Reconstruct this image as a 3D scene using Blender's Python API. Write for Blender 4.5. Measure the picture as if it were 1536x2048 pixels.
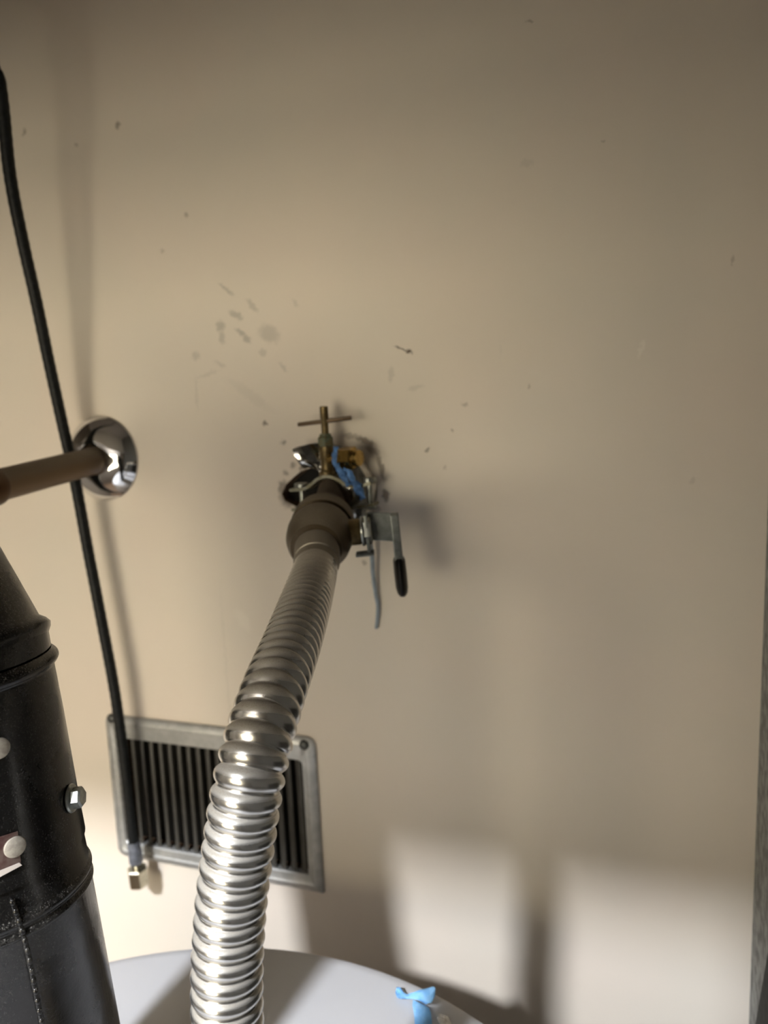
import bpy, bmesh, math, random
from mathutils import Vector, Matrix, noise as mnoise
for o in list(bpy.data.objects): bpy.data.objects.remove(o)
SC = bpy.context.scene
COL = SC.collection
PI = math.pi
random.seed(4)

# ------------------------------------------------------------------ camera
F_PX = 1500.0
CAM = Vector((0, -0.51, 1.84))
AX_R = Vector((0.9419, 0.3329, -0.0449)).normalized()
AX_F = Vector((-0.3359, 0.9323, -0.1341)).normalized()
AX_D = AX_F.cross(AX_R).normalized()            # image down
AX_R = AX_D.cross(AX_F).normalized()
cd = bpy.data.cameras.new('camera'); cam = bpy.data.objects.new('camera', cd); COL.objects.link(cam)
m = Matrix.Identity(4)
for i in range(3):
    m[i][0] = AX_R[i]; m[i][1] = -AX_D[i]; m[i][2] = -AX_F[i]; m[i][3] = CAM[i]
cam.matrix_world = m
cd.sensor_fit = 'VERTICAL'; cd.sensor_height = 36.0; cd.sensor_width = 27.0
cd.lens = F_PX / 2048 * 36.0
cd.clip_start = 0.01
cd.dof.use_dof = True; cd.dof.focus_distance = 0.335; cd.dof.aperture_fstop = 8.0
SC.camera = cam
SC.view_settings.view_transform = 'Standard'
try: SC.view_settings.look = 'None'
except Exception: pass
SC.view_settings.exposure = 0.0; SC.view_settings.gamma = 1.0
SC.view_settings.use_curve_mapping = False

# ------------------------------------------------------------------ world
W = bpy.data.worlds.new('world'); SC.world = W; W.use_nodes = True
W.node_tree.nodes['Background'].inputs[0].default_value = (0.9, 0.85, 0.78, 1)
W.node_tree.nodes['Background'].inputs[1].default_value = 0.02

# light sources of the place (built further down): ceiling bulb and hall window
BULB_POS = Vector((-0.46, -1.5, 2.66)); BULB_R = 0.062; BULB_STRENGTH = 1340.0
BULB_COL = (0.92, 0.95, 1.0)
WIN_C = Vector((-0.52, -1.93, 1.575)); WIN_W = 1.12; WIN_H = 0.75; WIN_STRENGTH = 11.4
WIN_COL = (1.0, 0.88, 0.645)

# measuring helpers: where does the sight line through a pixel meet a plane
def ray(px, py): return AX_R * (px - 768) + AX_D * (py - 1024) + AX_F * F_PX
def P(px, py, Y=0.0):
    r = ray(px, py); return CAM + r * ((Y - CAM.y) / r.y)
def PD(px, py, depth): return CAM + ray(px, py) * (depth / F_PX)
def PZ(px, py, Z):
    r = ray(px, py); return CAM + r * ((Z - CAM.z) / r.z)

# ------------------------------------------------------------------ materials
def nt(name):
    mt = bpy.data.materials.new(name); mt.use_nodes = True
    t = mt.node_tree; b = t.nodes['Principled BSDF']
    return mt, t, b
def nd(t, typ, **kw):
    n = t.nodes.new(typ)
    for k, v in kw.items(): setattr(n, k, v)
    return n
def mathn(t, op, a, b=None, clamp=False):
    n = nd(t, 'ShaderNodeMath', operation=op); n.use_clamp = clamp
    for i, v in enumerate((a, b)):
        if v is None: continue
        if hasattr(v, 'is_linked') or hasattr(v, 'links'): t.links.new(v, n.inputs[i])
        else: n.inputs[i].default_value = v
    return n.outputs[0]
def mixc(t, fac, c1, c2):
    n = nd(t, 'ShaderNodeMix', data_type='RGBA')
    def put(s, v):
        if hasattr(v, 'links'): t.links.new(v, s)
        elif isinstance(v, (int, float)): s.default_value = v
        else: s.default_value = (*v[:3], 1)
    put(n.inputs[0], fac); put(n.inputs[6], c1); put(n.inputs[7], c2)
    return n.outputs[2]
def noisen(t, scale, detail=4, rough=0.55, vec=None):
    n = nd(t, 'ShaderNodeTexNoise'); n.inputs['Scale'].default_value = scale
    n.inputs['Detail'].default_value = detail; n.inputs['Roughness'].default_value = rough
    if vec is None:
        tc = nd(t, 'ShaderNodeTexCoord'); vec = tc.outputs['Object']
    t.links.new(vec, n.inputs['Vector'])
    return n.outputs[0]
def ramp(t, v, lo, hi):
    n = nd(t, 'ShaderNodeMapRange'); n.interpolation_type = 'SMOOTHSTEP'
    t.links.new(v, n.inputs[0]); n.inputs[1].default_value = lo; n.inputs[2].default_value = hi
    return n.outputs[0]
def bump(t, b, h, strength, dist=0.001):
    n = nd(t, 'ShaderNodeBump'); n.inputs['Strength'].default_value = strength; n.inputs['Distance'].default_value = dist
    t.links.new(h, n.inputs['Height']); t.links.new(n.outputs[0], b.inputs['Normal'])
def plain(name, col, rough=0.5, metal=0.0, var=0.15, scale=40, col2=None, rvar=0.1, bmp=0.0, bscale=300):
    mt, t, b = nt(name)
    n = noisen(t, scale)
    f = ramp(t, n, 0.35, 0.65)
    c2 = col2 or tuple(c * (1 - var) for c in col)
    t.links.new(mixc(t, f, col, c2), b.inputs['Base Color'])
    r = mathn(t, 'ADD', mathn(t, 'MULTIPLY', n, 2 * rvar), rough - rvar)
    t.links.new(r, b.inputs['Roughness'])
    b.inputs['Metallic'].default_value = metal
    if bmp: bump(t, b, noisen(t, bscale, 3), bmp)
    return mt
def dusty(name, col, dust, rough, metal, amount=0.6, fine=900, base=0.1, drough=0.9, lo=0.0, hi=0.9, big=30):
    """a surface with dust settled on what faces up, patchy and speckled"""
    mt, t, b = nt(name)
    g = nd(t, 'ShaderNodeNewGeometry'); sx = nd(t, 'ShaderNodeSeparateXYZ')
    t.links.new(g.outputs['Normal'], sx.inputs[0])
    up = ramp(t, sx.outputs[2], lo, hi)
    n1 = ramp(t, noisen(t, big, 3), 0.3, 0.7); n2 = ramp(t, noisen(t, fine, 2), 0.42, 0.66)
    f = mathn(t, 'MULTIPLY', mathn(t, 'ADD', up, base), mathn(t, 'ADD', .55, mathn(t, 'ADD', mathn(t, 'MULTIPLY', n1, 0.3), mathn(t, 'MULTIPLY', n2, 0.3))))
    f = mathn(t, 'MULTIPLY', f, amount, True)
    t.links.new(mixc(t, f, col, dust), b.inputs['Base Color'])
    t.links.new(mathn(t, 'ADD', mathn(t, 'MULTIPLY', f, drough - rough), rough, True), b.inputs['Roughness'])
    t.links.new(mathn(t, 'SUBTRACT', metal, mathn(t, 'MULTIPLY', f, metal), True), b.inputs['Metallic'])
    return mt

# marks on the painted wall: (px, py, half length, half width, degrees clockwise, strength)
GREY = [(452,578,26,5,38,.30),(505,612,22,8,52,.24),(472,630,20,10,28,.32),(441,652,13,15,0,.34),(444,675,9,18,-8,.26),
        (482,665,17,8,32,.38),(494,678,11,10,45,.36),(538,668,30,24,25,.24),(590,605,12,7,50,.16),(526,705,11,11,0,.2),
        (391,712,12,12,0,.22),(567,735,15,7,45,.2),(440,728,18,6,28,.16),(415,748,34,5,-12,.12),(393,790,5,45,2,.10),
        (500,790,70,16,35,.08),(782,750,6,24,8,.16),(830,776,22,7,-15,.14),(452,1330,4,210,0,.06),(735,1010,70,60,20,.10),
        (1055,326,18,12,0,.10),(565,885,9,9,0,.2),(1000,700,3,40,0,.04)]
DARK = [(819,703,8,7,15,.95),(803,696,22,4,14,.75),(530,848,7,7,0,.75),(568,884,6,6,0,.5),(572,946,8,8,0,.5),(586,932,8,8,0,.55),
        (604,936,10,8,0,.6),(235,249,7,9,20,.55),(48,265,4,12,20,.45),(152,290,6,7,0,.3),(373,428,5,8,0,.35),(855,901,7,7,0,.55),
        (905,860,6,6,0,.35),(930,810,9,7,0,.3),(1057,772,6,6,0,.25),(728,1125,7,7,0,.4),(325,502,7,6,0,.25),(1060,43,9,6,20,.35),
        (1465,520,5,14,0,.25),(1206,284,6,6,0,.25),(578,990,26,34,10,.85),(600,1022,24,14,20,.6),(566,975,14,22,0,.6),(730,882,30,9,25,.7),
        (700,872,22,7,0,.4),(762,935,8,40,-12,.6),(772,990,11,18,0,.7),(752,1020,14,12,0,.5),(745,900,24,12,40,.5),
        (742,1165,5,5,0,.15),(890,935,5,5,0,.2),(1385,960,8,8,0,.12),(655,832,9,6,0,.1)]
LITE = [(1283,697,7,26,18,.35),(486,1240,16,34,-30,.22)]
def wall_material():
    mt, t, b = nt('cream_wall_paint')
    tc = nd(t, 'ShaderNodeTexCoord'); vec = tc.outputs['Object']
    nz = nd(t, 'ShaderNodeTexNoise'); nz.inputs['Scale'].default_value = 260; nz.inputs['Detail'].default_value = 2
    t.links.new(vec, nz.inputs['Vector'])
    vm = nd(t, 'ShaderNodeVectorMath', operation='MULTIPLY_ADD')
    t.links.new(nz.outputs['Color'], vm.inputs[0]); vm.inputs[1].default_value = (.006, 0, .006); vm.inputs[2].default_value = (-.003, 0, -.003)
    va = nd(t, 'ShaderNodeVectorMath', operation='ADD'); t.links.new(vec, va.inputs[0]); t.links.new(vm.outputs[0], va.inputs[1])
    wob = va.outputs[0]
    def marks(lst, k_=1.0):
        acc = None
        for (px, py, hl, hw, a, s) in lst:
            c = P(px, py, 0)
            k = (P(px + 1, py, 0) - P(px - 1, py, 0)).length / 2; kz = (P(px, py + 1, 0) - P(px, py - 1, 0)).length / 2
            mp = nd(t, 'ShaderNodeMapping', vector_type='TEXTURE')
            mp.inputs[1].default_value = (c.x, 0, c.z); mp.inputs[2].default_value = (0, math.radians(a), 0)
            mp.inputs[3].default_value = (hl * k, 1, hw * kz)
            t.links.new(wob, mp.inputs[0])
            gr = nd(t, 'ShaderNodeTexGradient', gradient_type='SPHERICAL'); t.links.new(mp.outputs[0], gr.inputs[0])
            v = mathn(t, 'MULTIPLY', ramp(t, gr.outputs['Fac'], 0.02, 0.65), min(1, s * k_))
            acc = v if acc is None else mathn(t, 'MAXIMUM', acc, v)
        return acc
    big = ramp(t, noisen(t, 7, 3, .5, vec), 0.3, 0.7)
    c = mixc(t, big, (0.745, 0.665, 0.572), (0.705, 0.645, 0.560))
    big2 = ramp(t, noisen(t, 11, 2, .5, va.outputs[0]), 0.45, 0.75)
    c = mixc(t, mathn(t, 'MULTIPLY', big2, .5), c, (0.735, 0.64, 0.555))
    c = mixc(t, marks(LITE), c, (0.9, 0.84, 0.74))
    c = mixc(t, marks(GREY, 1.3), c, (0.25, 0.25, 0.22))
    c = mixc(t, marks(DARK), c, (0.06, 0.03, 0.012))
    t.links.new(c, b.inputs['Base Color'])
    b.inputs['Roughness'].default_value = 0.62
    bump(t, b, noisen(t, 420, 3, .5, vec), 0.12, 0.0006)
    return mt

M = {}
M['wall'] = wall_material()
M['gypsum'] = plain('torn_wallboard_edge', (0.16, 0.09, 0.045), .95, 0, .5, 400)
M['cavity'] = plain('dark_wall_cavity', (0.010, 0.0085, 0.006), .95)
M['room'] = plain('hall_paint', (0.20, 0.175, 0.145), .7, 0, .06, 6)
M['stone'] = plain('rough_grey_plaster', (0.34, 0.345, 0.33), .9, 0, .45, 120, (0.17, 0.172, 0.165), bmp=.7, bscale=500)
M['strip_shade'] = plain('black_shadow_tone', (0.030, 0.031, 0.028), .9, 0, .4, 200)  # shadow tone put into the colour of the right-hand strip
M['floor'] = plain('brown_floor', (0.20, 0.13, 0.08), .6, 0, .3, 10)
M['ceil'] = plain('ceiling_paint', (0.45, 0.42, 0.38), .8, 0, .05, 8)
M['frame_white'] = plain('white_window_frame', (0.75, 0.74, 0.70), .5)
M['chrome'] = plain('chrome', (0.80, 0.80, 0.80), .06, 1, .08, 60, rvar=.03)
M['chrome_old'] = plain('spotted_chrome', (0.50, 0.49, 0.465), .08, 1, .35, 160, rvar=.05)
M['copper'] = dusty('tarnished_copper', (0.13, 0.085, 0.05), (0.20, 0.165, 0.125), .42, .8, .8, 1500, .15, .8, -.1, .9)
M['copper_dark'] = dusty('dark_copper_fitting', (0.06, 0.030, 0.012), (0.12, 0.09, 0.06), .35, .85, .4, 1500, .05)
M['bronze_dust'] = dusty('dusty_bronze', (0.050, 0.034, 0.016), (0.185, 0.157, 0.120), .40, .6, .9, 1800, .03, .85, .15, .85)
M['brass'] = plain('brass', (0.40, 0.27, 0.09), .26, 1, .35, 150, rvar=.1)
M['brass_dull'] = plain('dull_brass', (0.17, 0.125, 0.058), .42, .8, .4, 200)
M['verdigris'] = plain('greenish_brass', (0.105, 0.135, 0.095), .6, .3, .5, 250, (0.13, 0.11, 0.06))
M['zinc'] = plain('zinc_plated_steel', (0.24, 0.24, 0.20), .42, .7, .35, 220, (0.17, 0.155, 0.095))
M['steel'] = plain('brushed_steel', (0.36, 0.38, 0.36), .36, .9, .3, 250, rvar=.1)
M['steel_lever'] = plain('plated_lever_steel', (0.22, 0.235, 0.225), .42, .75, .25, 300)
M['vinyl'] = plain('black_vinyl', (0.005, 0.0045, 0.004), .4)
M['rubber'] = plain('black_rubber', (0.007, 0.008, 0.008), .45, 0, .4, 300, (0.012, 0.0135, 0.015), bmp=.4, bscale=600)
M['crimp'] = plain('blue_grey_crimp', (0.22, 0.24, 0.29), .45, .4, .4, 250)
M['nickel'] = plain('nickel_brass_nut', (0.62, 0.58, 0.46), .25, 1, .2, 200)
M['alu'] = plain('grille_aluminium', (0.50, 0.505, 0.50), .42, .55, .2, 90, (0.40, 0.405, 0.40), rvar=.1)
M['louver'] = plain('shaded_grille_fin', (0.105, 0.10, 0.09), .5, .3, .2, 90)  # same aluminium as the frame, darkened for the shade on the fins
M['screw_dull'] = plain('dull_screw', (0.09, 0.093, 0.09), .5, .7)
M['stainless'] = dusty('corrugated_stainless', (0.62, 0.61, 0.585), (0.28, 0.255, 0.215), .22, 1, .95, 2600, .05, .7, .38, .84, 25)
M['stainless_dust'] = dusty('dusty_stainless_cuff', (0.30, 0.28, 0.24), (0.19, 0.165, 0.132), .30, .9, 1.0, 2600, .25, .8, -.2, .6, 25)
M['lid'] = plain('pale_grey_enamel', (0.57, 0.575, 0.60), .42, 0, .03, 12)
M['tank'] = plain('tank_grey_enamel', (0.50, 0.505, 0.53), .4, 0, .04, 12)
M['tape'] = plain('blue_tape', (0.27, 0.55, 0.88), .7, 0, .25, 220, (0.17, 0.42, 0.78), bmp=.3, bscale=700)
M['tape_dark'] = plain('blue_tape_old', (0.10, 0.24, 0.56), .7, 0, .45, 260)
M['tape_pale'] = plain('faded_blue_strand', (0.33, 0.39, 0.46), .8, 0, .15, 200)
M['foil'] = plain('wrinkled_foil', (0.70, 0.70, 0.70), .3, .8, .3, 400, bmp=.8, bscale=300)
M['rivet'] = plain('dusty_aluminium_rivet', (0.42, 0.385, 0.33), .6, .3, .3, 400)
M['sticker'] = plain('maroon_label', (0.055, 0.022, 0.02), .5, 0, .6, 300, (0.10, 0.07, 0.06))
M['label_edge'] = plain('pale_label_edge', (0.62, 0.56, 0.52), .6)
for k in ('vinyl', 'rubber'): M[k].node_tree.nodes['Principled BSDF'].inputs['Specular IOR Level'].default_value = .2
def flue_mat():
    mt, t, b = nt('black_painted_flue')
    g = nd(t, 'ShaderNodeNewGeometry')
    n1 = ramp(t, noisen(t, 38, 4), .40, .72); n2 = ramp(t, noisen(t, 1500, 2), .56, .70); n3 = ramp(t, noisen(t, 500, 2), .45, .75)
    sx = nd(t, 'ShaderNodeSeparateXYZ'); t.links.new(g.outputs['True Normal'], sx.inputs[0])
    up = ramp(t, sx.outputs[2], .02, .5)
    f = mathn(t, 'MULTIPLY', mathn(t, 'ADD', mathn(t, 'MULTIPLY', n1, .4), mathn(t, 'ADD', up, .03)), mathn(t, 'ADD', mathn(t, 'MULTIPLY', n2, .42), mathn(t, 'MULTIPLY', n3, .10)), True)
    t.links.new(mixc(t, f, (0.006, 0.0057, 0.0055), (0.26, 0.25, 0.235)), b.inputs['Base Color'])
    t.links.new(mathn(t, 'ADD', mathn(t, 'MULTIPLY', n1, .16), mathn(t, 'ADD', mathn(t, 'MULTIPLY', f, .5), .20), True), b.inputs['Roughness'])
    b.inputs['Specular IOR Level'].default_value = .38
    bump(t, b, mathn(t, 'ADD', noisen(t, 25, 2), mathn(t, 'MULTIPLY', noisen(t, 900, 2), .06)), .25, .004)
    return mt
M['flue'] = flue_mat()
def emit(name, col, s):
    mt = bpy.data.materials.new(name); mt.use_nodes = True; t = mt.node_tree
    t.nodes.remove(t.nodes['Principled BSDF']); e = nd(t, 'ShaderNodeEmission')
    e.inputs[0].default_value = (*col, 1); e.inputs[1].default_value = s
    t.links.new(e.outputs[0], t.nodes['Material Output'].inputs[0]); return mt
M['bulb'] = emit('lit_bulb', BULB_COL, BULB_STRENGTH)
M['daylight'] = emit('daylit_pane', WIN_COL, WIN_STRENGTH)

# ------------------------------------------------------------------ object helpers
def base(name, loc, label, cat, group=None):
    o = bpy.data.objects.new(name, None); COL.objects.link(o); o.location = loc; o.empty_display_size = .02
    o['label'] = label; o['category'] = cat
    if group: o['group'] = group
    o['_w'] = list(loc)
    return o
def obj(name, bm, mats, parent=None, label=None, cat=None, smooth=True, sharp=40, origin=None):
    if not isinstance(mats, (list, tuple)): mats = [mats]
    org = Vector(parent['_w']) if parent is not None else (Vector(origin) if origin is not None else Vector((0, 0, 0)))
    bmesh.ops.recalc_face_normals(bm, faces=bm.faces[:])
    bmesh.ops.translate(bm, verts=bm.verts[:], vec=-org)
    if smooth:
        for f in bm.faces: f.smooth = True
        for e in bm.edges:
            if len(e.link_faces) == 2 and e.calc_face_angle(0) > math.radians(sharp): e.smooth = False
    me = bpy.data.meshes.new(name); bm.to_mesh(me); bm.free()
    for k in mats: me.materials.append(M[k])
    o = bpy.data.objects.new(name, me); COL.objects.link(o)
    o['_w'] = list(org)
    if parent is not None: o.parent = parent
    else: o.location = org
    if label: o['label'] = label
    if cat: o['category'] = cat
    return o
def struct(name, bm, mats, smooth=False):
    o = obj(name, bm, mats, smooth=smooth); o['kind'] = 'structure'; return o
def frame(d, up=(0, 0, 1)):
    d = Vector(d).normalized(); u = Vector(up)
    if abs(d.dot(u)) > .95: u = Vector((1, 0, 0))
    x = u.cross(d).normalized(); y = d.cross(x).normalized()
    return x, y, d
def rings(bm, lst, cap0=True, cap1=True, mi=0):
    """lst: list of closed loops of points with the same count; bridged in order"""
    prev = None; first = None
    for pts in lst:
        vs = [bm.verts.new(p) for p in pts]
        if prev:
            n = len(vs)
            for i in range(n):
                f = bm.faces.new((prev[i], prev[(i + 1) % n], vs[(i + 1) % n], vs[i])); f.material_index = mi
        else: first = vs
        prev = vs
    if cap0: bm.faces.new(first[::-1]).material_index = mi
    if cap1: bm.faces.new(prev).material_index = mi
def ring(c, x, y, r, n): return [c + x * (r * math.cos(2 * PI * i / n)) + y * (r * math.sin(2 * PI * i / n)) for i in range(n)]
def lathe(bm, p0, d, prof, n=32, up=(0, 0, 1), cap0=True, cap1=True, mi=0):
    x, y, d = frame(d, up); p0 = Vector(p0)
    rings(bm, [ring(p0 + d * s, x, y, max(r, 1e-5), n) for s, r in prof], cap0, cap1, mi)
def hexp(bm, p0, d, prof, up=(0, 0, 1), rot=0):
    x, y, d = frame(d, up); p0 = Vector(p0)
    x, y = x * math.cos(rot) + y * math.sin(rot), y * math.cos(rot) - x * math.sin(rot)
    rings(bm, [ring(p0 + d * s, x, y, r, 6) for s, r in prof])
def box(bm, lo, hi, bev=0, mi=0):
    lo = Vector(lo); hi = Vector(hi)
    v = [bm.verts.new((a, b, c)) for a in (lo.x, hi.x) for b in (lo.y, hi.y) for c in (lo.z, hi.z)]
    fs = [bm.faces.new([v[i] for i in q]) for q in ((0,1,3,2),(4,6,7,5),(0,4,5,1),(2,3,7,6),(0,2,6,4),(1,5,7,3))]
    for f in fs: f.material_index = mi
    if bev:
        es = list({e for f in fs for e in f.edges})
        bmesh.ops.bevel(bm, geom=es, offset=bev, segments=2, profile=.6, affect='EDGES')
def obox(bm, c, x, y, z, sx, sy, sz, bev=0):
    """box with its own axes, full sizes"""
    c = Vector(c); v = []
    for a in (-.5, .5):
        for b in (-.5, .5):
            for k in (-.5, .5): v.append(bm.verts.new(c + x * (a * sx) + y * (b * sy) + z * (k * sz)))
    fs = [bm.faces.new([v[i] for i in q]) for q in ((0,1,3,2),(4,6,7,5),(0,4,5,1),(2,3,7,6),(0,2,6,4),(1,5,7,3))]
    if bev:
        es = list({e for f in fs for e in f.edges})
        bmesh.ops.bevel(bm, geom=es, offset=bev, segments=2, profile=.6, affect='EDGES')
def catmull(pts, n):
    pts = [Vector(p) for p in pts]; q = [pts[0] * 2 - pts[1]] + pts + [pts[-1] * 2 - pts[-2]]; out = []
    for i in range(1, len(q) - 2):
        a, b, c, d = q[i - 1:i + 3]
        for k in range(n):
            t = k / n
            out.append(.5 * ((2 * b) + (c - a) * t + (2 * a - 5 * b + 4 * c - d) * t * t + (3 * b - a - 3 * c + d) * t ** 3))
    out.append(pts[-1]); return out
def resample(pts, step):
    out = [pts[0].copy()]; acc = 0.0; L = [0.0]
    cum = [0.0]
    for a, b in zip(pts, pts[1:]): cum.append(cum[-1] + (b - a).length)
    tot = cum[-1]; n = max(2, int(round(tot / step))); res = []; j = 0
    for i in range(n + 1):
        s = tot * i / n
        while j < len(cum) - 2 and cum[j + 1] < s: j += 1
        t = (s - cum[j]) / max(1e-9, cum[j + 1] - cum[j]); res.append((s, pts[j].lerp(pts[j + 1], t)))
    return res, tot
def sweep(bm, pts, rad, n=16, step=None, squash=1.0, cap0=True, cap1=True, mi=0):
    if step: sp, tot = resample(pts, step)
    else:
        s = 0; sp = []
        for i, p in enumerate(pts):
            if i: s += (p - pts[i - 1]).length
            sp.append((s, p))
        tot = s
    loops = []; x = None
    for i, (s, p) in enumerate(sp):
        d = (sp[min(i + 1, len(sp) - 1)][1] - sp[max(i - 1, 0)][1]).normalized()
        if x is None: x, y, _ = frame(d)
        x = (x - d * x.dot(d)).normalized(); y = d.cross(x)
        r = rad(s, tot) if callable(rad) else rad
        loops.append([p + x * (r * math.cos(2 * PI * k / n)) + y * (r * squash * math.sin(2 * PI * k / n)) for k in range(n)])
    rings(bm, loops, cap0, cap1, mi)
def ribbon(bm, rows, th, mi=0):
    """rows: list of rows of points forming a thin curved sheet, thickened by th"""
    V = [[bm.verts.new(p) for p in r] for r in rows]
    for a, b in zip(V, V[1:]):
        for i in range(len(a) - 1): bm.faces.new((a[i], a[i + 1], b[i + 1], b[i])).material_index = mi
    bmesh.ops.recalc_face_normals(bm, faces=bm.faces[:])
    bmesh.ops.solidify(bm, geom=bm.faces[:], thickness=th)

# ------------------------------------------------------------------ the closet
XR = 0.0635; XL = -1.05; ZC = 2.40; YF = -0.64; ROOM_Y = -1.97; ROOM_Z = 2.75
# back wall: a sheet with two openings (torn pipe hole, vent duct), given thickness
HOLE = [(565,986),(573,967),(588,955),(600,944),(618,935),(636,924),(668,914),(705,920),(728,945),(738,975),(734,1006),(712,1026),(672,1034),(632,1030),(606,1022),(594,1012),(580,1010),(570,1000)]
hole = []
for (a, b) in HOLE:
    p = P(a, b, 0); hole.append(Vector((p.x + random.uniform(-.001, .001), 0, p.z + random.uniform(-.001, .001))))
GX0, GX1, GZ0, GZ1 = -0.4522, -0.2496, 1.4538, 1.5868
duct = [Vector((GX0 + .012, 0, GZ0 + .012)), Vector((GX1 - .012, 0, GZ0 + .012)), Vector((GX1 - .012, 0, GZ1 - .012)), Vector((GX0 + .012, 0, GZ1 - .012))]
outer = [Vector((XL, 0, 0)), Vector((XR + .02, 0, 0)), Vector((XR + .02, 0, ZC)), Vector((XL, 0, ZC))]
bm = bmesh.new(); edges = []
for loop in (outer, hole, duct):
    vs = [bm.verts.new(p) for p in loop]
    for i in range(len(vs)): edges.append(bm.edges.new((vs[i], vs[(i + 1) % len(vs)])))
bmesh.ops.triangle_fill(bm, use_beauty=True, use_dissolve=False, edges=edges)
for f in bm.faces:
    f.normal_update()
    if f.normal.y > 0: f.normal_flip()
bnd = [e for e in bm.edges if len(e.link_faces) == 1]
ext = bmesh.ops.extrude_edge_only(bm, edges=bnd)
nv = [g for g in ext['geom'] if isinstance(g, bmesh.types.BMVert)]
nf = [g for g in ext['geom'] if isinstance(g, bmesh.types.BMFace)]
bmesh.ops.translate(bm, verts=nv, vec=(0, .0127, 0))
for f in nf: f.material_index = 1
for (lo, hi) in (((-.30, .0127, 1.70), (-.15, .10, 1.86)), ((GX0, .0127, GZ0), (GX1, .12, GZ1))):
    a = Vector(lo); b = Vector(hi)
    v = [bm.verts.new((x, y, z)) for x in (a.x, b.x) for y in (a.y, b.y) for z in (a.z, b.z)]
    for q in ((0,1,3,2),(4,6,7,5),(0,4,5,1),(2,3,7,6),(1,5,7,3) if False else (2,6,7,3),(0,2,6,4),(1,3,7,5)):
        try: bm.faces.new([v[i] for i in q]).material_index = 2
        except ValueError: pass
me = bpy.data.meshes.new('wall_back'); bm.to_mesh(me); bm.free()
for k in ('wall', 'gypsum', 'cavity'): me.materials.append(M[k])
o = bpy.data.objects.new('wall_back', me); COL.objects.link(o); o['kind'] = 'structure'

def plumb(bm):
    for v in bm.verts: v.co.x += (v.co.z - 1.415) * .0112
bm = bmesh.new(); box(bm, (XR, YF, 0), (XR + .12, .10, ROOM_Z)); plumb(bm); struct('wall_right', bm, 'stone')
# added dark strip standing in for a slanted shadow on the right-hand wall
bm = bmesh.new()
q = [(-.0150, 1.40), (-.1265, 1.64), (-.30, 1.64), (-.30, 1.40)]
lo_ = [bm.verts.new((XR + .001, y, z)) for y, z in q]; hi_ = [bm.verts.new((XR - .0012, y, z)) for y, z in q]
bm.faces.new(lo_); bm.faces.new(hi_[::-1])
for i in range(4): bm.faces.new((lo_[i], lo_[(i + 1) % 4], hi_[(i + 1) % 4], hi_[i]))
plumb(bm); struct('shadow_strip', bm, 'strip_shade')
bm = bmesh.new(); box(bm, (XL - .1, YF, 0), (XL, .10, ROOM_Z)); struct('wall_left', bm, 'room')
# front wall: left jamb and header; opening narrowed on the right to dim that side
OPEN_X0 = -0.98; OPEN_X1 = -0.15; OPEN_Z = 2.12
bm = bmesh.new(); box(bm, (-2.2, YF - .08, 0), (OPEN_X0, YF, ROOM_Z)); box(bm, (OPEN_X0, YF - .08, OPEN_Z), (OPEN_X1, YF, ROOM_Z)); box(bm, (OPEN_X1, YF - .08, 0), (1.6, YF, ROOM_Z))
struct('wall_front', bm, 'room')
bm = bmesh.new(); box(bm, (XL, -.565, 1.925), (XR, -.545, ZC)); struct('shade_board', bm, 'frame_white')  # unseen board added to keep light off the upper wall
bm = bmesh.new(); box(bm, (XL, YF, ZC), (XR, .02, ZC + .05)); box(bm, (-2.2, ROOM_Y - .1, ROOM_Z), (1.6, .1, ROOM_Z + .05)); struct('ceiling', bm, 'ceil')
bm = bmesh.new(); box(bm, (-2.2, ROOM_Y - .1, -.05), (1.6, .12, 0)); struct('floor', bm, 'floor')
wx0, wx1 = WIN_C.x - WIN_W / 2, WIN_C.x + WIN_W / 2; wz0, wz1 = WIN_C.z - WIN_H / 2, WIN_C.z + WIN_H / 2
bm = bmesh.new()
box(bm, (-2.2, ROOM_Y - .1, 0), (wx0, ROOM_Y, ROOM_Z)); box(bm, (wx1, ROOM_Y - .1, 0), (1.6, ROOM_Y, ROOM_Z))
box(bm, (wx0, ROOM_Y - .1, 0), (wx1, ROOM_Y, wz0)); box(bm, (wx0, ROOM_Y - .1, wz1), (wx1, ROOM_Y, ROOM_Z))
struct('wall_far', bm, 'room')
bm = bmesh.new(); box(bm, (-2.3, ROOM_Y - .1, 0), (-2.2, YF, ROOM_Z)); struct('wall_hall_left', bm, 'room')
bm = bmesh.new(); box(bm, (1.6, ROOM_Y - .1, 0), (1.7, YF, ROOM_Z)); struct('wall_hall_right', bm, 'room')
bm = bmesh.new(); fw = .03; y0, y1 = ROOM_Y - .08, ROOM_Y + .01
box(bm, (wx0, y0, wz0), (wx0 + fw, y1, wz1)); box(bm, (wx1 - fw, y0, wz0), (wx1, y1, wz1))
box(bm, (wx0 + fw, y0, wz0), (wx1 - fw, y1, wz0 + fw)); box(bm, (wx0 + fw, y0, wz1 - fw), (wx1 - fw, y1, wz1))
box(bm, (WIN_C.x - .02, y0, wz0 + fw), (WIN_C.x + .02, y1, wz1 - fw)); box(bm, (wx0 + fw, y0, WIN_C.z - .02), (WIN_C.x - .02, y1, WIN_C.z + .02)); box(bm, (WIN_C.x + .02, y0, WIN_C.z - .02), (wx1 - fw, y1, WIN_C.z + .02))
win = struct('window_1', bm, 'frame_white')
for (a, b) in ((wx0 + fw, WIN_C.x - .02), (WIN_C.x + .02, wx1 - fw)):
    for (c, d) in ((wz0 + fw, WIN_C.z - .02), (WIN_C.z + .02, wz1 - fw)):
        bm = bmesh.new(); box(bm, (a, ROOM_Y - .05, c), (b, ROOM_Y - .045, d)); obj('pane', bm, 'daylight', win, smooth=False)

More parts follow.
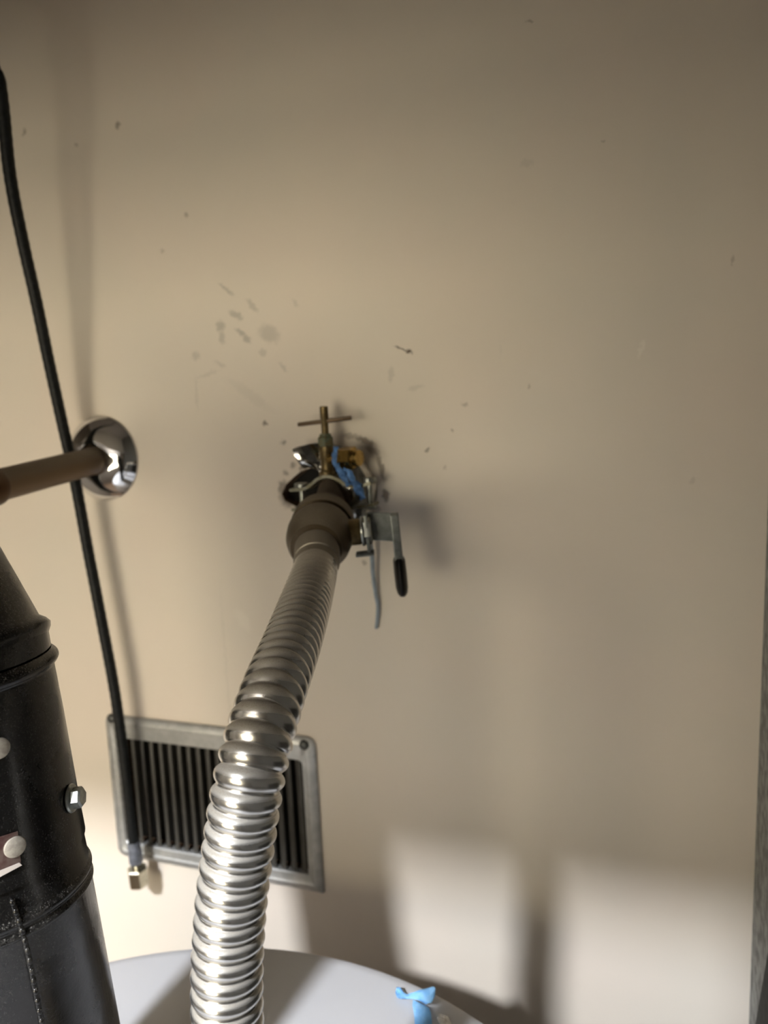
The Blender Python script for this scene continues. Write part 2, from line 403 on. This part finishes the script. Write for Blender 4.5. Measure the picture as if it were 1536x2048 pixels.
# ceiling lamp of the hall
lamp = base('ceiling_light', BULB_POS + Vector((0, 0, .09)), 'small bare bulb in a white socket on the hall ceiling', 'lamp')
bm = bmesh.new(); lathe(bm, BULB_POS + Vector((0, 0, .09)), (0, 0, -1), [(0, .055), (.012, .055), (.02, .03), (.055, .024), (.06, .02)]); obj('socket', bm, 'frame_white', lamp)
bm = bmesh.new(); bmesh.ops.create_uvsphere(bm, u_segments=24, v_segments=14, radius=BULB_R, matrix=Matrix.Translation(BULB_POS)); obj('bulb', bm, 'bulb', lamp)

# ------------------------------------------------------------------ water heater
HC = Vector((-0.2006, -0.345, 0)); HR = 0.25; HZ = 1.48
wh = base('water_heater', (HC.x, HC.y, 0), 'grey cylindrical water heater with a flat pale round top', 'water heater')
bm = bmesh.new(); lathe(bm, (HC.x, HC.y, 0), (0, 0, 1), [(0, HR - .012), (.02, HR - .004), (HZ - .05, HR - .004)], 96); obj('tank', bm, 'tank', wh)
bm = bmesh.new(); lathe(bm, (HC.x, HC.y, 0), (0, 0, 1), [(HZ - .05, HR - .003), (HZ - .05, HR - .001), (HZ - .004, HR), (HZ - .001, HR - .001), (HZ, HR - .003), (HZ + .0004, HR - .008), (HZ + .001, HR - .06), (HZ + .0015, .02)], 128); obj('top_pan', bm, 'lid', wh)

# ------------------------------------------------------------------ flue pipe
FR = 0.038
def fax(z): t = (z - 1.5573) / .1825; return Vector((-.2655 - .0160 * t, -.28, z))
A0 = fax(HZ + .0030); FD = (fax(1.70) - fax(1.50)).normalized()
flue = base('flue_pipe', A0, 'glossy black dusty flue pipe with an elbow, at the left edge', 'flue pipe')
def sprof(z): return (z - A0.z) / FD.z
bm = bmesh.new(); pr = [(0, FR + .001)]
def bead(zc, h, w, k=8): return [(sprof(zc - w) + 2 * w * i / k, FR + h * math.sin(PI * i / k)) for i in range(k + 1)]
pr += bead(1.6330, .0010, .0018) + bead(1.6385, .0012, .0026)
pr += [(sprof(1.654), FR - .0004)]
lathe(bm, A0, FD, pr, 96, cap0=False, cap1=False); lo = obj('lower_pipe', bm, 'flue', flue, sharp=60)
bm = bmesh.new()
pr = [(sprof(1.6530), FR + .0001), (sprof(1.6531), FR + .0006), (sprof(1.668), FR + .0004), (sprof(1.710), FR + .0004), (sprof(1.7315), FR)]
pr += bead(1.7360, .0026, .0036)
lathe(bm, A0, FD, pr, 96, cap0=False, cap1=False); up_ = obj('upper_pipe', bm, 'flue', flue, sharp=60)
# elbow of turned gores
c = fax(1.7405); d = FD.copy(); turn_axis = Vector((0.05, 1.0, 0)).normalized()   # leans towards the left-hand wall
lp = []
def mitre(c, d, a):   # ring in a plane tilted by a
    x, y, _ = frame(d)
    n = Matrix.Rotation(a, 3, turn_axis) @ d
    out = []
    for i in range(96):
        q = c + x * (FR * math.cos(2 * PI * i / 96)) + y * (FR * math.sin(2 * PI * i / 96))
        s = -(q - c).dot(n) / d.dot(n); out.append(q + d * s)
    return out
def scaled(pts, c, k): return [c + (p - c) * k for p in pts]
TURN = [0.0, -math.radians(27), -math.radians(27), -math.radians(18), 0.0]     # turn at each joint
LEN = (-.0005, .043, .030, .02)
for gi in range(4):
    c1 = c + d * LEN[gi]
    r0 = mitre(c, d, -TURN[gi] / 2); r1 = mitre(c1, d, TURN[gi + 1] / 2)
    g = []
    if gi:
        for i, k in enumerate((1.0, 1.05, 1.075, 1.05, 1.0)):
            t = .16 * i / 4; g.append(scaled([a.lerp(b, t) for a, b in zip(r0, r1)], c.lerp(c1, t), k))
    else: g.append(r0)
    g += [[a.lerp(b, t) for a, b in zip(r0, r1)] for t in (.35, .7, 1.0)]
    bm = bmesh.new(); rings(bm, g, False, gi == 3); obj('elbow_gore' if gi < 3 else 'side_pipe', bm, 'flue', flue, sharp=50)
    c = c1; d = Matrix.Rotation(TURN[gi + 1], 3, turn_axis) @ d
# fixings placed on the pipe surface
def on_flue(px, py):
    r = ray(px, py).normalized(); o_ = CAM; best = None
    p0 = fax(1.5573); w = o_ - p0; dd = r - FD * r.dot(FD); ww = w - FD * w.dot(FD)
    a = dd.dot(dd); b = 2 * dd.dot(ww); c_ = ww.dot(ww) - FR * FR; D = b * b - 4 * a * c_
    s = (-b - math.sqrt(max(D, 0))) / (2 * a); p = o_ + r * s
    ax = p0 + FD * ((p - p0).dot(FD)); return p, (p - ax).normalized()
p, n = on_flue(139, 1597)
bm = bmesh.new(); lathe(bm, p + n * .0004, n, [(0, .0058), (.0006, .0062), (.0014, .0058), (.0016, .0046)], 28); hexp(bm, p + n * .0016, n, [(0, .0046), (.0036, .0046), (.0044, .0038)])
obj('screw', bm, 'steel', flue, 'shiny hex head screw', sharp=30)
for (a, b) in ((28, 1692), (-4, 1496)):
    p, n = on_flue(a, b)
    bm = bmesh.new(); lathe(bm, p + n * .0005, n, [(0, .0040), (.0006, .0043), (.0014, .0040), (.0019, .0028), (.0021, .0008)], 28); obj('rivet', bm, 'rivet', flue, 'dusty pale round rivet head')
# label under the rivet
bm = bmesh.new(); bm2 = bmesh.new()
def patch(bm, pxs, off, th):
    rows = []
    for row in pxs:
        rr = []
        for (a, b) in row:
            p, n = on_flue(a, b); rr.append(p + n * off)
        rows.append(rr)
    ribbon(bm, rows, th)
def lerp2(a, b, t): return (a[0] + (b[0] - a[0]) * t, a[1] + (b[1] - a[1]) * t)
TL, TR, BR, BL = (-60, 1690), (33, 1661), (40, 1728), (-60, 1778)
patch(bm, [[lerp2(lerp2(TL, TR, i / 8), lerp2(BL, BR, i / 8), j / 4) for i in range(9)] for j in range(5)], .0013, .0003)
lab = obj('label', bm, 'sticker', flue, 'dark maroon worn label')
patch(bm2, [[lerp2(lerp2((-60, 1762), (36, 1723), i / 8), lerp2((-60, 1782), (41, 1728), i / 8), j / 2) for i in range(9)] for j in range(3)], .0017, .0003)
obj('label_edge', bm2, 'label_edge', lab, 'pale lower edge')
# folded lock seam with pressed dimples on the lower pipe
seam_px = [(24, 1803), (40, 1850), (55, 1905), (66, 1960), (76, 2010), (86, 2060)]
sp = [on_flue(*q)[0] + on_flue(*q)[1] * .0003 for q in seam_px]
bm = bmesh.new(); path = catmull(sp, 8); sweep(bm, path, .0011, 10); seam = obj('lock_seam', bm, 'flue', lo)
bm = bmesh.new(); rp, _ = resample(path, .0046)
for (s, q) in rp:
    p0 = fax(1.5573); ax = p0 + FD * ((q - p0).dot(FD)); n = (q - ax).normalized()
    x, y, _d = frame(n, FD)
    mt_ = Matrix((( x.x, y.x*1.6, n.x, 0), (x.y, y.y*1.6, n.y, 0), (x.z, y.z*1.6, n.z, 0), (0, 0, 0, 1)))
    bmesh.ops.create_uvsphere(bm, u_segments=10, v_segments=6, radius=.0012, matrix=Matrix.Translation(q + n * .0005) @ mt_)
obj('seam_dimples', bm, 'flue', lo)

# ------------------------------------------------------------------ copper stub and torn escutcheon in the middle
C0 = Vector((-.2237, .04, 1.7905)); VD = Vector((.021, -.07, -.0178)).normalized()
PW = Vector((-.2237, 0, 1.7812))
stub = base('copper_pipe', PW, 'dusty copper pipe stub coming out of the torn wall hole', 'pipe')
bm = bmesh.new(); lathe(bm, PW - VD * .06, VD, [(0, .0112), (.122, .0112)], 40); obj('tube', bm, 'copper', stub)

es = base('wall_escutcheon', PW + Vector((0, -.001, 0)), 'torn bent chrome escutcheon around the pipe stub in the torn hole', 'escutcheon')
bm = bmesh.new(); rows = []
EP = [(.0125, .0130), (.0145, .0156), (.018, .0164), (.023, .0152), (.028, .0122), (.032, .0078), (.0345, .0034), (.0358, .0006)]
for i in range(45):
    a = math.radians(-96 + (119 + 96) * i / 44); row = []
    k = max(0.0, (math.degrees(a) - 72) / 47); k = k * k * (3 - 2 * k)
    rip = 1 + .01 * math.sin(a * 9)
    for (r, h) in EP:
        rr = max(r, .0125 + .0125 * k) * rip * (1 + .09 * k * (r / .035))
        lift = k * (.002 + .021 * (r / .0355) ** 2)
        sag = -k * .003 * math.sin(r / .0355 * PI)
        row.append(PW + Vector((math.cos(a) * rr, -.0012 - h * (1 - .35 * k) - lift, math.sin(a) * rr + sag)))
    rows.append(row)
ribbon(bm, rows, .0006); obj('plate', bm, 'chrome_old', es, sharp=60)

# ------------------------------------------------------------------ saddle valve clamped to the stub
SY = -.023
sv = base('saddle_valve', P(655, 950, SY), 'brass self-piercing saddle valve with T handle clamped over the pipe stub', 'valve')
def strap(name, pxs, yc, wid, th, mat, label=None):
    path = catmull([P(a, b, yc) for a, b in pxs], 6)
    bm = bmesh.new(); ribbon(bm, [[p + Vector((0, -wid / 2 + wid * j / 2, 0)) for j in range(3)] for p in path], th)
    return obj(name, bm, mat, sv, label, sharp=50)
strap('upper_clamp', [(586, 976), (600, 975), (614, 973), (627, 965), (640, 954), (655, 949), (670, 950), (686, 957), (700, 967), (716, 968), (746, 962)], SY, .012, .0021, 'zinc')
strap('lower_clamp', [(590, 1015), (606, 1015), (620, 1022), (640, 1034), (660, 1036), (684, 1028), (704, 1013), (722, 1009), (752, 1004)], SY, .012, .0021, 'zinc')
for (a, b, c_) in ((603, 968, 1022), (738, 957, 1014)):
    t0 = P(a, b, SY); t1 = P(a, c_, SY); t1.x = t0.x; t1.y = t0.y
    bm = bmesh.new(); lathe(bm, t1, t0 - t1, [(0, .0020), ((t0 - t1).length, .0020)], 16)
    lathe(bm, t0 - Vector((0, 0, .0025)), (0, 0, 1), [(0, .0052), (.0012, .0054), (.0030, .0050), (.0034, .0040)], 20)
    hexp(bm, t1 - Vector((0, 0, .001)), (0, 0, 1), [(0, .0048), (.0032, .0048)])
    obj('clamp_bolt', bm, 'steel', sv, sharp=30)
b0 = P(655, 951, SY); b1 = P(655, 893, SY); b1.x = b0.x; b1.y = b0.y
up = Vector((0, 0, 1)); H = (b1 - b0).length
bm = bmesh.new(); lathe(bm, b0, up, [(0, .0060), (.003, .0058), (.004, .0046), (H * .55, .0044), (H * .6, .0052), (H, .0052)], 28); obj('valve_body', bm, 'brass_dull', sv)
bm = bmesh.new(); hexp(bm, b1, up, [(0, .0052), (.0008, .0060), (.0062, .0060), (.0072, .0050)], rot=.35); lathe(bm, b1 + up * .007, up, [(0, .0044), (.002, .0040)], 20); obj('packing_nut', bm, 'verdigris', sv, 'greenish packing nut', sharp=30)
st1 = P(655, 832, SY); st1.x = b0.x; st1.y = b0.y; zs = st1.z - b1.z
bm = bmesh.new(); lathe(bm, b1 + up * .007, up, [(0, .0026), (zs - .009, .0026), (zs - .0085, .0030), (zs - .0005, .0030), (zs, .0024)], 20); obj('stem', bm, 'brass_dull', sv)
ta = P(600, 847, SY - .002); tb = P(707, 833, SY + .002)
mid = st1 - up * .0035; half = (tb - ta) / 2
bm = bmesh.new(); lathe(bm, mid - half, half, [(0, .0013), (.0004, .0016), (half.length * 2 - .0004, .0016), (half.length * 2, .0013)], 14); obj('t_handle', bm, 'copper', sv, 'thin cross bar of the T handle')
# side outlet with hexagonal compression nut
nc = P(697, 916, SY - .004); od = Vector((1, -.22, 0)).normalized()
bm = bmesh.new(); lathe(bm, Vector((b0.x, b0.y, nc.z)), nc - Vector((b0.x, b0.y, nc.z)), [(0, .0042), (.010, .0042)], 20)
hexp(bm, nc - od * .0055, od, [(0, .0072), (.0008, .0082), (.0100, .0082), (.0108, .0074)], rot=.25); lathe(bm, nc + od * .0053, od, [(0, .0060), (.004, .0056), (.0042, .0036)], 24)
obj('outlet_nut', bm, 'brass', sv, 'bright brass hexagonal outlet nut', sharp=25)

# strip of blue tape tangled over the saddle valve
def tape_strip(pts, widths, th=.0005, tw=0.0, up=Vector((0, 0, 1))):
    path = catmull(pts, 6); bm = bmesh.new(); rows = []; n = len(path)
    for i, p in enumerate(path):
        d = (path[min(i + 1, n - 1)] - path[max(i - 1, 0)]).normalized()
        t = i / (n - 1) * (len(widths) - 1); k = min(int(t), len(widths) - 2); w = widths[k] + (widths[k + 1] - widths[k]) * (t - k)
        side = d.cross(Vector((0, -1, 0)));
        if side.length < .1: side = Vector((1, 0, 0))
        side.normalize(); side = Matrix.Rotation(tw * math.sin(i * .55), 3, d) @ side
        rows.append([p + side * (w * (j / 4 - .5)) + Vector((0, -.0010 * math.cos((j / 4 - .5) * PI) + .0005 * math.sin(i * 1.3 + j), 0)) for j in range(5)])
    ribbon(bm, rows, th); return bm
TY = SY - .009
bm = tape_strip([P(672, 893, TY + .002), P(670, 910, TY), P(673, 930, TY - .001), P(681, 945, TY - .002), P(690, 958, TY - .002), P(697, 972, TY - .001)], [.0036, .0046, .0050, .0044, .0050, .0030], tw=.4)
tp = P(680, 930, TY)
o1 = base('tape_scrap', tp, 'dark blue tape strips tangled around the saddle valve body', 'tape')
obj('strip', bm, 'tape_dark', o1)
bm = tape_strip([P(686, 938, TY), P(698, 946, TY - .002), P(706, 962, TY - .002), P(714, 975, TY - .001), P(722, 988, TY), P(726, 998, TY + .001)], [.0030, .0046, .0040, .0056, .0060, .0040], tw=.5); obj('strip', bm, 'tape_dark', o1)
bm = tape_strip([P(700, 965, TY + .001), P(712, 968, TY - .001), P(722, 972, TY + .001)], [.003, .0046, .003], tw=.3); obj('strip', bm, 'tape_dark', o1)
# faded strand hanging below the valve, close to the wall
bm = bmesh.new(); path = catmull([P(740, 1085, -.014), P(744, 1110, -.012), P(746, 1145, -.009), P(751, 1185, -.006), P(756, 1215, -.004), P(753, 1256, -.0025)], 8)
sweep(bm, path, lambda s, t: .0024 - .0005 * s / t, 10, squash=.7); obj('tape_strand', bm, 'tape_pale', label='thin faded blue strand hanging below the valve lever nut', cat='tape', origin=path[-1])

# ------------------------------------------------------------------ ball valve
V0 = PW + VD * .055
bv = base('ball_valve', V0, 'dusty bronze ball valve between the pipe stub and corrugated connector', 'valve')
bm = bmesh.new(); lathe(bm, V0, VD, [(0, .0130), (.001, .0190), (.0025, .0208), (.0135, .0212), (.0145, .0207), (.0148, .0180), (.0165, .0178)], 48); obj('rear_collar', bm, 'bronze_dust', bv)
bm = bmesh.new(); lathe(bm, V0 + VD * .0162, VD, [(0, .0178), (.0012, .0182), (.0030, .0204), (.010, .0214), (.018, .0208), (.024, .0190), (.028, .0168), (.030, .0162)], 48); obj('valve_body', bm, 'bronze_dust', bv)
bm = bmesh.new(); hexp(bm, V0 + VD * .0300, VD, [(0, .0168), (.001, .0180), (.009, .0180), (.010, .0166)], rot=.2); obj('front_nut', bm, 'bronze_dust', bv, sharp=25)
VC = V0 + VD * .026
SD = (Vector((1, 0, -.02)) - VD * Vector((1, 0, -.02)).dot(VD)).normalized()
SD = (SD + VD * -.06).normalized()
bm = bmesh.new(); lathe(bm, VC, SD, [(0, .0098), (.018, .0096), (.020, .0086), (.0255, .0086), (.0265, .0080)], 32); obj('stem_housing', bm, 'brass_dull', bv)
S1 = VC + SD * .0267
bm = bmesh.new(); lathe(bm, S1, SD, [(0, .0095), (.0010, .0097), (.0016, .0095)], 28); hexp(bm, S1 + SD * .0018, SD, [(0, .0088), (.0010, .0092), (.0042, .0090), (.005, .008)], rot=.3); obj('stem_nut', bm, 'steel', bv, sharp=25)
# lever: mounting plate, offset, long leg pointing down with a vinyl grip
hx = SD; hz = up.copy(); hz = (hz - hx * hz.dot(hx)).normalized(); hy = hz.cross(hx)
S2 = S1 + SD * .0040
bm = bmesh.new()
obox(bm, S2 - hz * .001, hx, hy, hz, .0022, .015, .024, .0006)              # plate on the stem
obox(bm, S2 - hx * .003 - hz * .0148, hx, hy, hz, .012, .012, .0020, .0005)  # stop tab
off = Vector(S2) + hx * .0092 + hy * .004 + hz * .001
obox(bm, off, (hx * .98 - hz * .16).normalized(), hy, (hz * .98 + hx * .16).normalized(), .0190, .0024, .0185, .0006)
lv = Vector(S2) + hx * .0182 + hy * .004 - hz * .0155
obox(bm, lv, hx, hy, hz, .0054, .0120, .048, .0008)
handle = obj('lever', bm, 'steel_lever', bv, 'grey plated steel lever', smooth=False)
bm = bmesh.new(); gt = lv - hz * .0050
x_, y_ = hx, hy
prof = [(0, .85), (.002, 1.0), (.010, 1.04), (.020, 1.0), (.0235, .85), (.0255, .55), (.0262, .2)]
rings(bm, [[gt - hz * s + x_ * (.0040 * k * math.cos(2 * PI * i / 24)) + y_ * (.0084 * k * math.sin(2 * PI * i / 24)) for i in range(24)] for s, k in prof])
obj('grip', bm, 'vinyl', handle, 'black vinyl grip')

# ------------------------------------------------------------------ corrugated connector
VE = V0 + VD * .040
fx = base('flexible_connector', (-.156, -.290, HZ + .002), 'corrugated stainless steel water connector curving from heater up to ball valve', 'water pipe')
knots = [Vector((-.156, -.290, HZ + .035)), PD(455, 2048, .2900), PD(459, 1850, .2880), PD(476, 1700, .2870), PD(502, 1540, .2890), PD(541, 1400, .3080), PD(586, 1280, .352), PD(616, 1190, .408)]
end = PD(632, 1132, .452)
path = catmull(knots + [end, VE], 14)
ro, ri, pit = .0139, .0116, .0069
sp_, TOT = resample(path, pit / 10)
CUFF = .027
jit = [random.uniform(-.04, .04) for _ in range(200)]
def rad(s, t):
    rem = t - s
    ph = s / pit; j = jit[int(ph) % 200]
    v = abs(math.sin(PI * ph)) ** .75
    amp = 1.0
    if rem < CUFF + .06:
        amp = .28 + .72 * min(1.0, max(0.0, rem - CUFF) / .06)
        if rem < CUFF + .004: amp *= max(0.0, (rem - CUFF) / .004)
        k = min(1.0, max(0.0, (rem - CUFF) / .05)); o_ = .0134 + (ro - .0134) * k
    else: o_ = ro
    return o_ - (o_ - ri) * (1 - v) * amp * (1 + j)
def cut(path, a, b):
    r, tot = resample(path, pit / 10); return [p for s, p in r if a - 1e-6 <= s <= b + 1e-6]
# tube (ribbed) and smooth cuff share the centre line
ribs = [(s, p) for s, p in sp_ if s <= TOT - CUFF + 1e-6]
bm = bmesh.new(); loops = []; x = None
for i, (s, p) in enumerate(ribs):
    k0 = max(0, i - 4); k1 = min(len(sp_) - 1, i + 4)
    d = (sp_[k1][1] - sp_[k0][1]).normalized()
    if x is None: x, y, _ = frame(d)
    x = (x - d * x.dot(d)).normalized(); y = d.cross(x); r = rad(s, TOT)
    loops.append([p + x * (r * math.cos(2 * PI * k / 56)) + y * (r * math.sin(2 * PI * k / 56)) for k in range(56)])
rings(bm, loops, False, False); obj('corrugated_tube', bm, 'stainless', fx, sharp=180)
bm = bmesh.new(); cp = [p for s, p in sp_ if s >= TOT - CUFF - 1e-6]
sweep(bm, cp, lambda s, t: .0134 + (.0008 if s > t * .35 else 0) - (.0004 if s > t * .9 else 0), 56); obj('cuff', bm, 'stainless_dust', fx, 'dusty smooth cuff')
bm = bmesh.new(); hexp(bm, Vector((-.156, -.290, HZ + .006)), up, [(0, .0170), (.001, .0178), (.020, .0178), (.022, .0165)]); lathe(bm, Vector((-.156, -.290, HZ + .027)), up, [(0, .0150), (.008, .0140)], 32); lathe(bm, Vector((-.156, -.290, HZ + .0012)), up, [(0, .013), (.006, .013)], 32)
obj('swivel_nut', bm, 'brass', fx, 'brass swivel nut', sharp=25)

# ------------------------------------------------------------------ left pipe and chrome escutcheon
LW = P(206, 917, 0); LE = P(0, 970, -.118); LD = (LE - LW).normalized()
lp_ = base('copper_pipe', LW, 'tarnished copper pipe coming out of the whole domed chrome escutcheon', 'pipe')
bm = bmesh.new(); LL = (LE - LW).length; lathe(bm, LW + LD * .004, LD, [(0, .0111), (LL + .035, .0111)], 40); obj('tube', bm, 'copper', lp_)
bm = bmesh.new(); lathe(bm, LE + LD * .004, LD, [(0, .0116), (.0008, .0128), (.003, .0134), (.006, .0133), (.030, .0133), (.032, .0122)], 40); obj('coupling', bm, 'copper_dark', lp_, 'dark brown soldered coupling')
le = base('wall_escutcheon', LW, 'whole domed chrome escutcheon around the left copper pipe', 'escutcheon')
bm = bmesh.new()
lathe(bm, LW + Vector((0, -.0004, 0)), (0, -1, 0), [(0, .0350), (.0012, .0352), (.0030, .0338), (.0075, .0300), (.0112, .0245), (.0132, .0190), (.0140, .0150), (.0138, .0128), (.0120, .0118)], 64, cap0=False, cap1=False)
obj('dome', bm, 'chrome', le)
# ------------------------------------------------------------------ black tube hanging on the left
cab = [(-30, 30, -.078), (0, 170, -.073), (20, 350, -.065), (45, 480, -.0565), (72, 600, -.047), (97, 720, -.037), (121, 830, -.029), (150, 960, -.0262), (175, 1095, -.0248), (203, 1240, -.0245), (229, 1380, -.0240), (246, 1500, -.0225), (257, 1590, -.0225), (268, 1690, -.0215)]
pts = [P(a, b, c_) for a, b, c_ in cab]
top = [Vector((pts[0].x + .004, -.086, ZC - .002))]
bt = base('rubber_tube', pts[-1], 'thin black tube hanging down the wall, ending in a brass nut', 'tube')
bm = bmesh.new(); sweep(bm, catmull(top + pts, 14), lambda s, t: .0044 + .00012 * math.sin(s * 900), 16, step=.002); obj('tube', bm, 'rubber', bt)
e0 = P(267, 1683, -.0216); e1 = P(274, 1736, -.0205); ed = (e1 - e0).normalized()
bm = bmesh.new(); lathe(bm, e0, ed, [(0, .0046), (.002, .0052), (.006, .0051), (.010, .0056), (.019, .0058), (.0205, .0050)], 24); obj('crimp_sleeve', bm, 'crimp', bt, 'blue-grey crimp sleeve')
e2 = e0 + ed * .0205
bm = bmesh.new(); lathe(bm, e2, ed, [(0, .0034), (.006, .0030)], 16); obj('neck', bm, 'nickel', bt)
bm = bmesh.new(); e3 = e2 + ed * .0045; hexp(bm, e3, ed, [(0, .0078), (.0009, .0088), (.0150, .0088), (.0162, .0080)], rot=.25); lathe(bm, e3 + ed * .0162, ed, [(0, .0070), (.0006, .0066), (.0006, .0045), (-.006, .0045)], 24, cap0=False); obj('hex_nut', bm, 'nickel', bt, 'bright brass hexagonal nut', sharp=25)

# ------------------------------------------------------------------ vent grille
gr = base('vent_grille', ((GX0 + GX1) / 2, 0, GZ0), 'dirty aluminium wall vent grille with vertical louvers, low on the wall', 'vent')
def rrect(x0, x1, z0, z1, r, y, k=6):
    out = []
    for (cx, cz, a0) in ((x1 - r, z1 - r, 0), (x0 + r, z1 - r, 90), (x0 + r, z0 + r, 180), (x1 - r * .15, z0 + r * .15, 270)):
        q = r * .15 if a0 == 270 else r
        for i in range(k + 1):
            a = math.radians(a0 + 90 * i / k); out.append(Vector((cx + q * math.cos(a), y, cz + q * math.sin(a))))
    return out
OX0, OX1, OZ0, OZ1 = P(246, 1560).x, P(613, 1620).x, GZ0 + .0150, GZ1 - .0200
bm = bmesh.new()
rings(bm, [rrect(GX0, GX1, GZ0, GZ1, .008, -.0004), rrect(GX0, GX1, GZ0, GZ1, .008, -.0022), rrect(GX0 + .0008, GX1 - .0008, GZ0 + .0008, GZ1 - .0008, .0074, -.0030),
           rrect(GX0 + .0052, GX1 - .0052, GZ0 + .0052, GZ1 - .0052, .005, -.0050), rrect(GX0 + .0066, GX1 - .0066, GZ0 + .0066, GZ1 - .0066, .0042, -.0050),
           rrect(GX0 + .0076, GX1 - .0076, GZ0 + .0076, GZ1 - .0076, .0036, -.0042),
           rrect(OX0 - .001, OX1 + .001, OZ0 - .001, OZ1 + .001, .004, -.0040), rrect(OX0, OX1, OZ0, OZ1, .0035, -.0030), rrect(OX0, OX1, OZ0, OZ1, .0035, .003)], False, False)
gf = obj('frame', bm, 'alu', gr, sharp=35)
NL = 19; pw = (OX1 - OX0) / NL; me0 = None
for i in range(NL):
    cx = OX0 + pw * (i + .5)
    if me0 is None:
        bm = bmesh.new(); rows = []
        for z in (OZ0 - .0005, OZ0 + .003, OZ0 + .007, (OZ0 + OZ1) / 2, OZ1 - .004, OZ1 + .0005):
            k = 1 if OZ0 + .0025 < z < OZ1 - .0005 else .35
            rows.append([Vector((cx - pw * .46, .0034 * k + .0008, z)), Vector((cx - pw * .16, .0006 * k, z)), Vector((cx + pw * .18, -.0022 * k, z)), Vector((cx + pw * .30, -.0014 * k, z))])
        ribbon(bm, rows, .0006); lo0 = obj('louver', bm, 'louver', gr, sharp=50); me0 = lo0
    else:
        c_ = me0.copy(); COL.objects.link(c_); c_.parent = gr; c_.location = (pw * i, 0, 0)
for (a, b) in ((610, 1490), (216, 1436)):
    p = P(a, b, -.0042); p.x = min(max(p.x, GX0 + .0085), GX1 - .0085)
    bm = bmesh.new(); lathe(bm, p, (0, -1, 0), [(0, .0042), (.0010, .0040), (.0020, .0030), (.0024, .0012)], 20); obj('screw', bm, 'screw_dull', gr, 'dull screw head')

# ------------------------------------------------------------------ blue tape on the heater rim
tpx = base('tape_piece', PZ(838, 2020, HZ), 'crumpled light blue tape stuck over the rim of the heater top', 'tape')
def tz(a, b, h): p = PZ(a, b, HZ + .001 + h); return p
bm = bmesh.new(); rows = []
colL = [(800, 1974, .003), (806, 1984, .003), (814, 1988, .003), (826, 1985, .004), (838, 1980, .006), (852, 1977, .008), (866, 1973, .010)]
colR = [(794, 1994, .001), (801, 1998, .001), (812, 1998, .0015), (826, 1998, .002), (838, 2001, .002), (851, 2009, .003), (862, 2005, .005)]
for (a, b) in zip([(793, 1974, .003)] + colL + [(870, 1976, .010)], [(791, 1985, .002)] + colR + [(868, 1992, .010)]):
    row = []
    for j in range(4):
        t = j / 3; q = lerp2(a[:2], b[:2], t); h = a[2] + (b[2] - a[2]) * t
        row.append(tz(q[0], q[1], h + .0012 * math.sin(j * 2.1 + a[0] * .3)))
    rows.append(row)
ribbon(bm, rows, .0005)
obj('folded_flap', bm, 'tape', tpx, sharp=80)
bm = bmesh.new(); rows = []
for (a, b, h) in (((826, 1999), (848, 2010), .0022), ((825, 2010), (858, 2016), .003), ((827, 2022), (862, 2026), .0018), ((829, 2038), (864, 2042), .0010), ((830, 2060), (864, 2062), .0008), ((830, 2085), (864, 2087), .0008)):
    row = []
    for j in range(5):
        q = lerp2(a, b, j / 4); row.append(tz(q[0], q[1], h + .0016 * math.sin(PI * j / 4) * (1 if q[1] < 2030 else .3)))
    rows.append(row)
ribbon(bm, rows, .0004); obj('strip', bm, 'tape', tpx, sharp=80)
fo = PZ(880, 2040, HZ + .001)
bm = bmesh.new(); rows = []
for i in range(7):
    row = []
    for j in range(5):
        q = (868 + j * 7 + i * 3, 2024 + i * 7 + j * 2); h = .0016 + .0030 * abs(mnoise.noise(Vector((i * .9, j * 1.1, 3))))
        if i in (0, 6) or j in (0, 4): h = .0008
        row.append(tz(q[0], q[1], h))
    rows.append(row)
ribbon(bm, rows, .0004); obj('foil_scrap', bm, 'foil', label='small crumpled silvery foil scrap beside the blue tape on the heater rim', cat='scrap', origin=fo)

for o in bpy.data.objects:
    if '_w' in o.keys(): del o['_w']
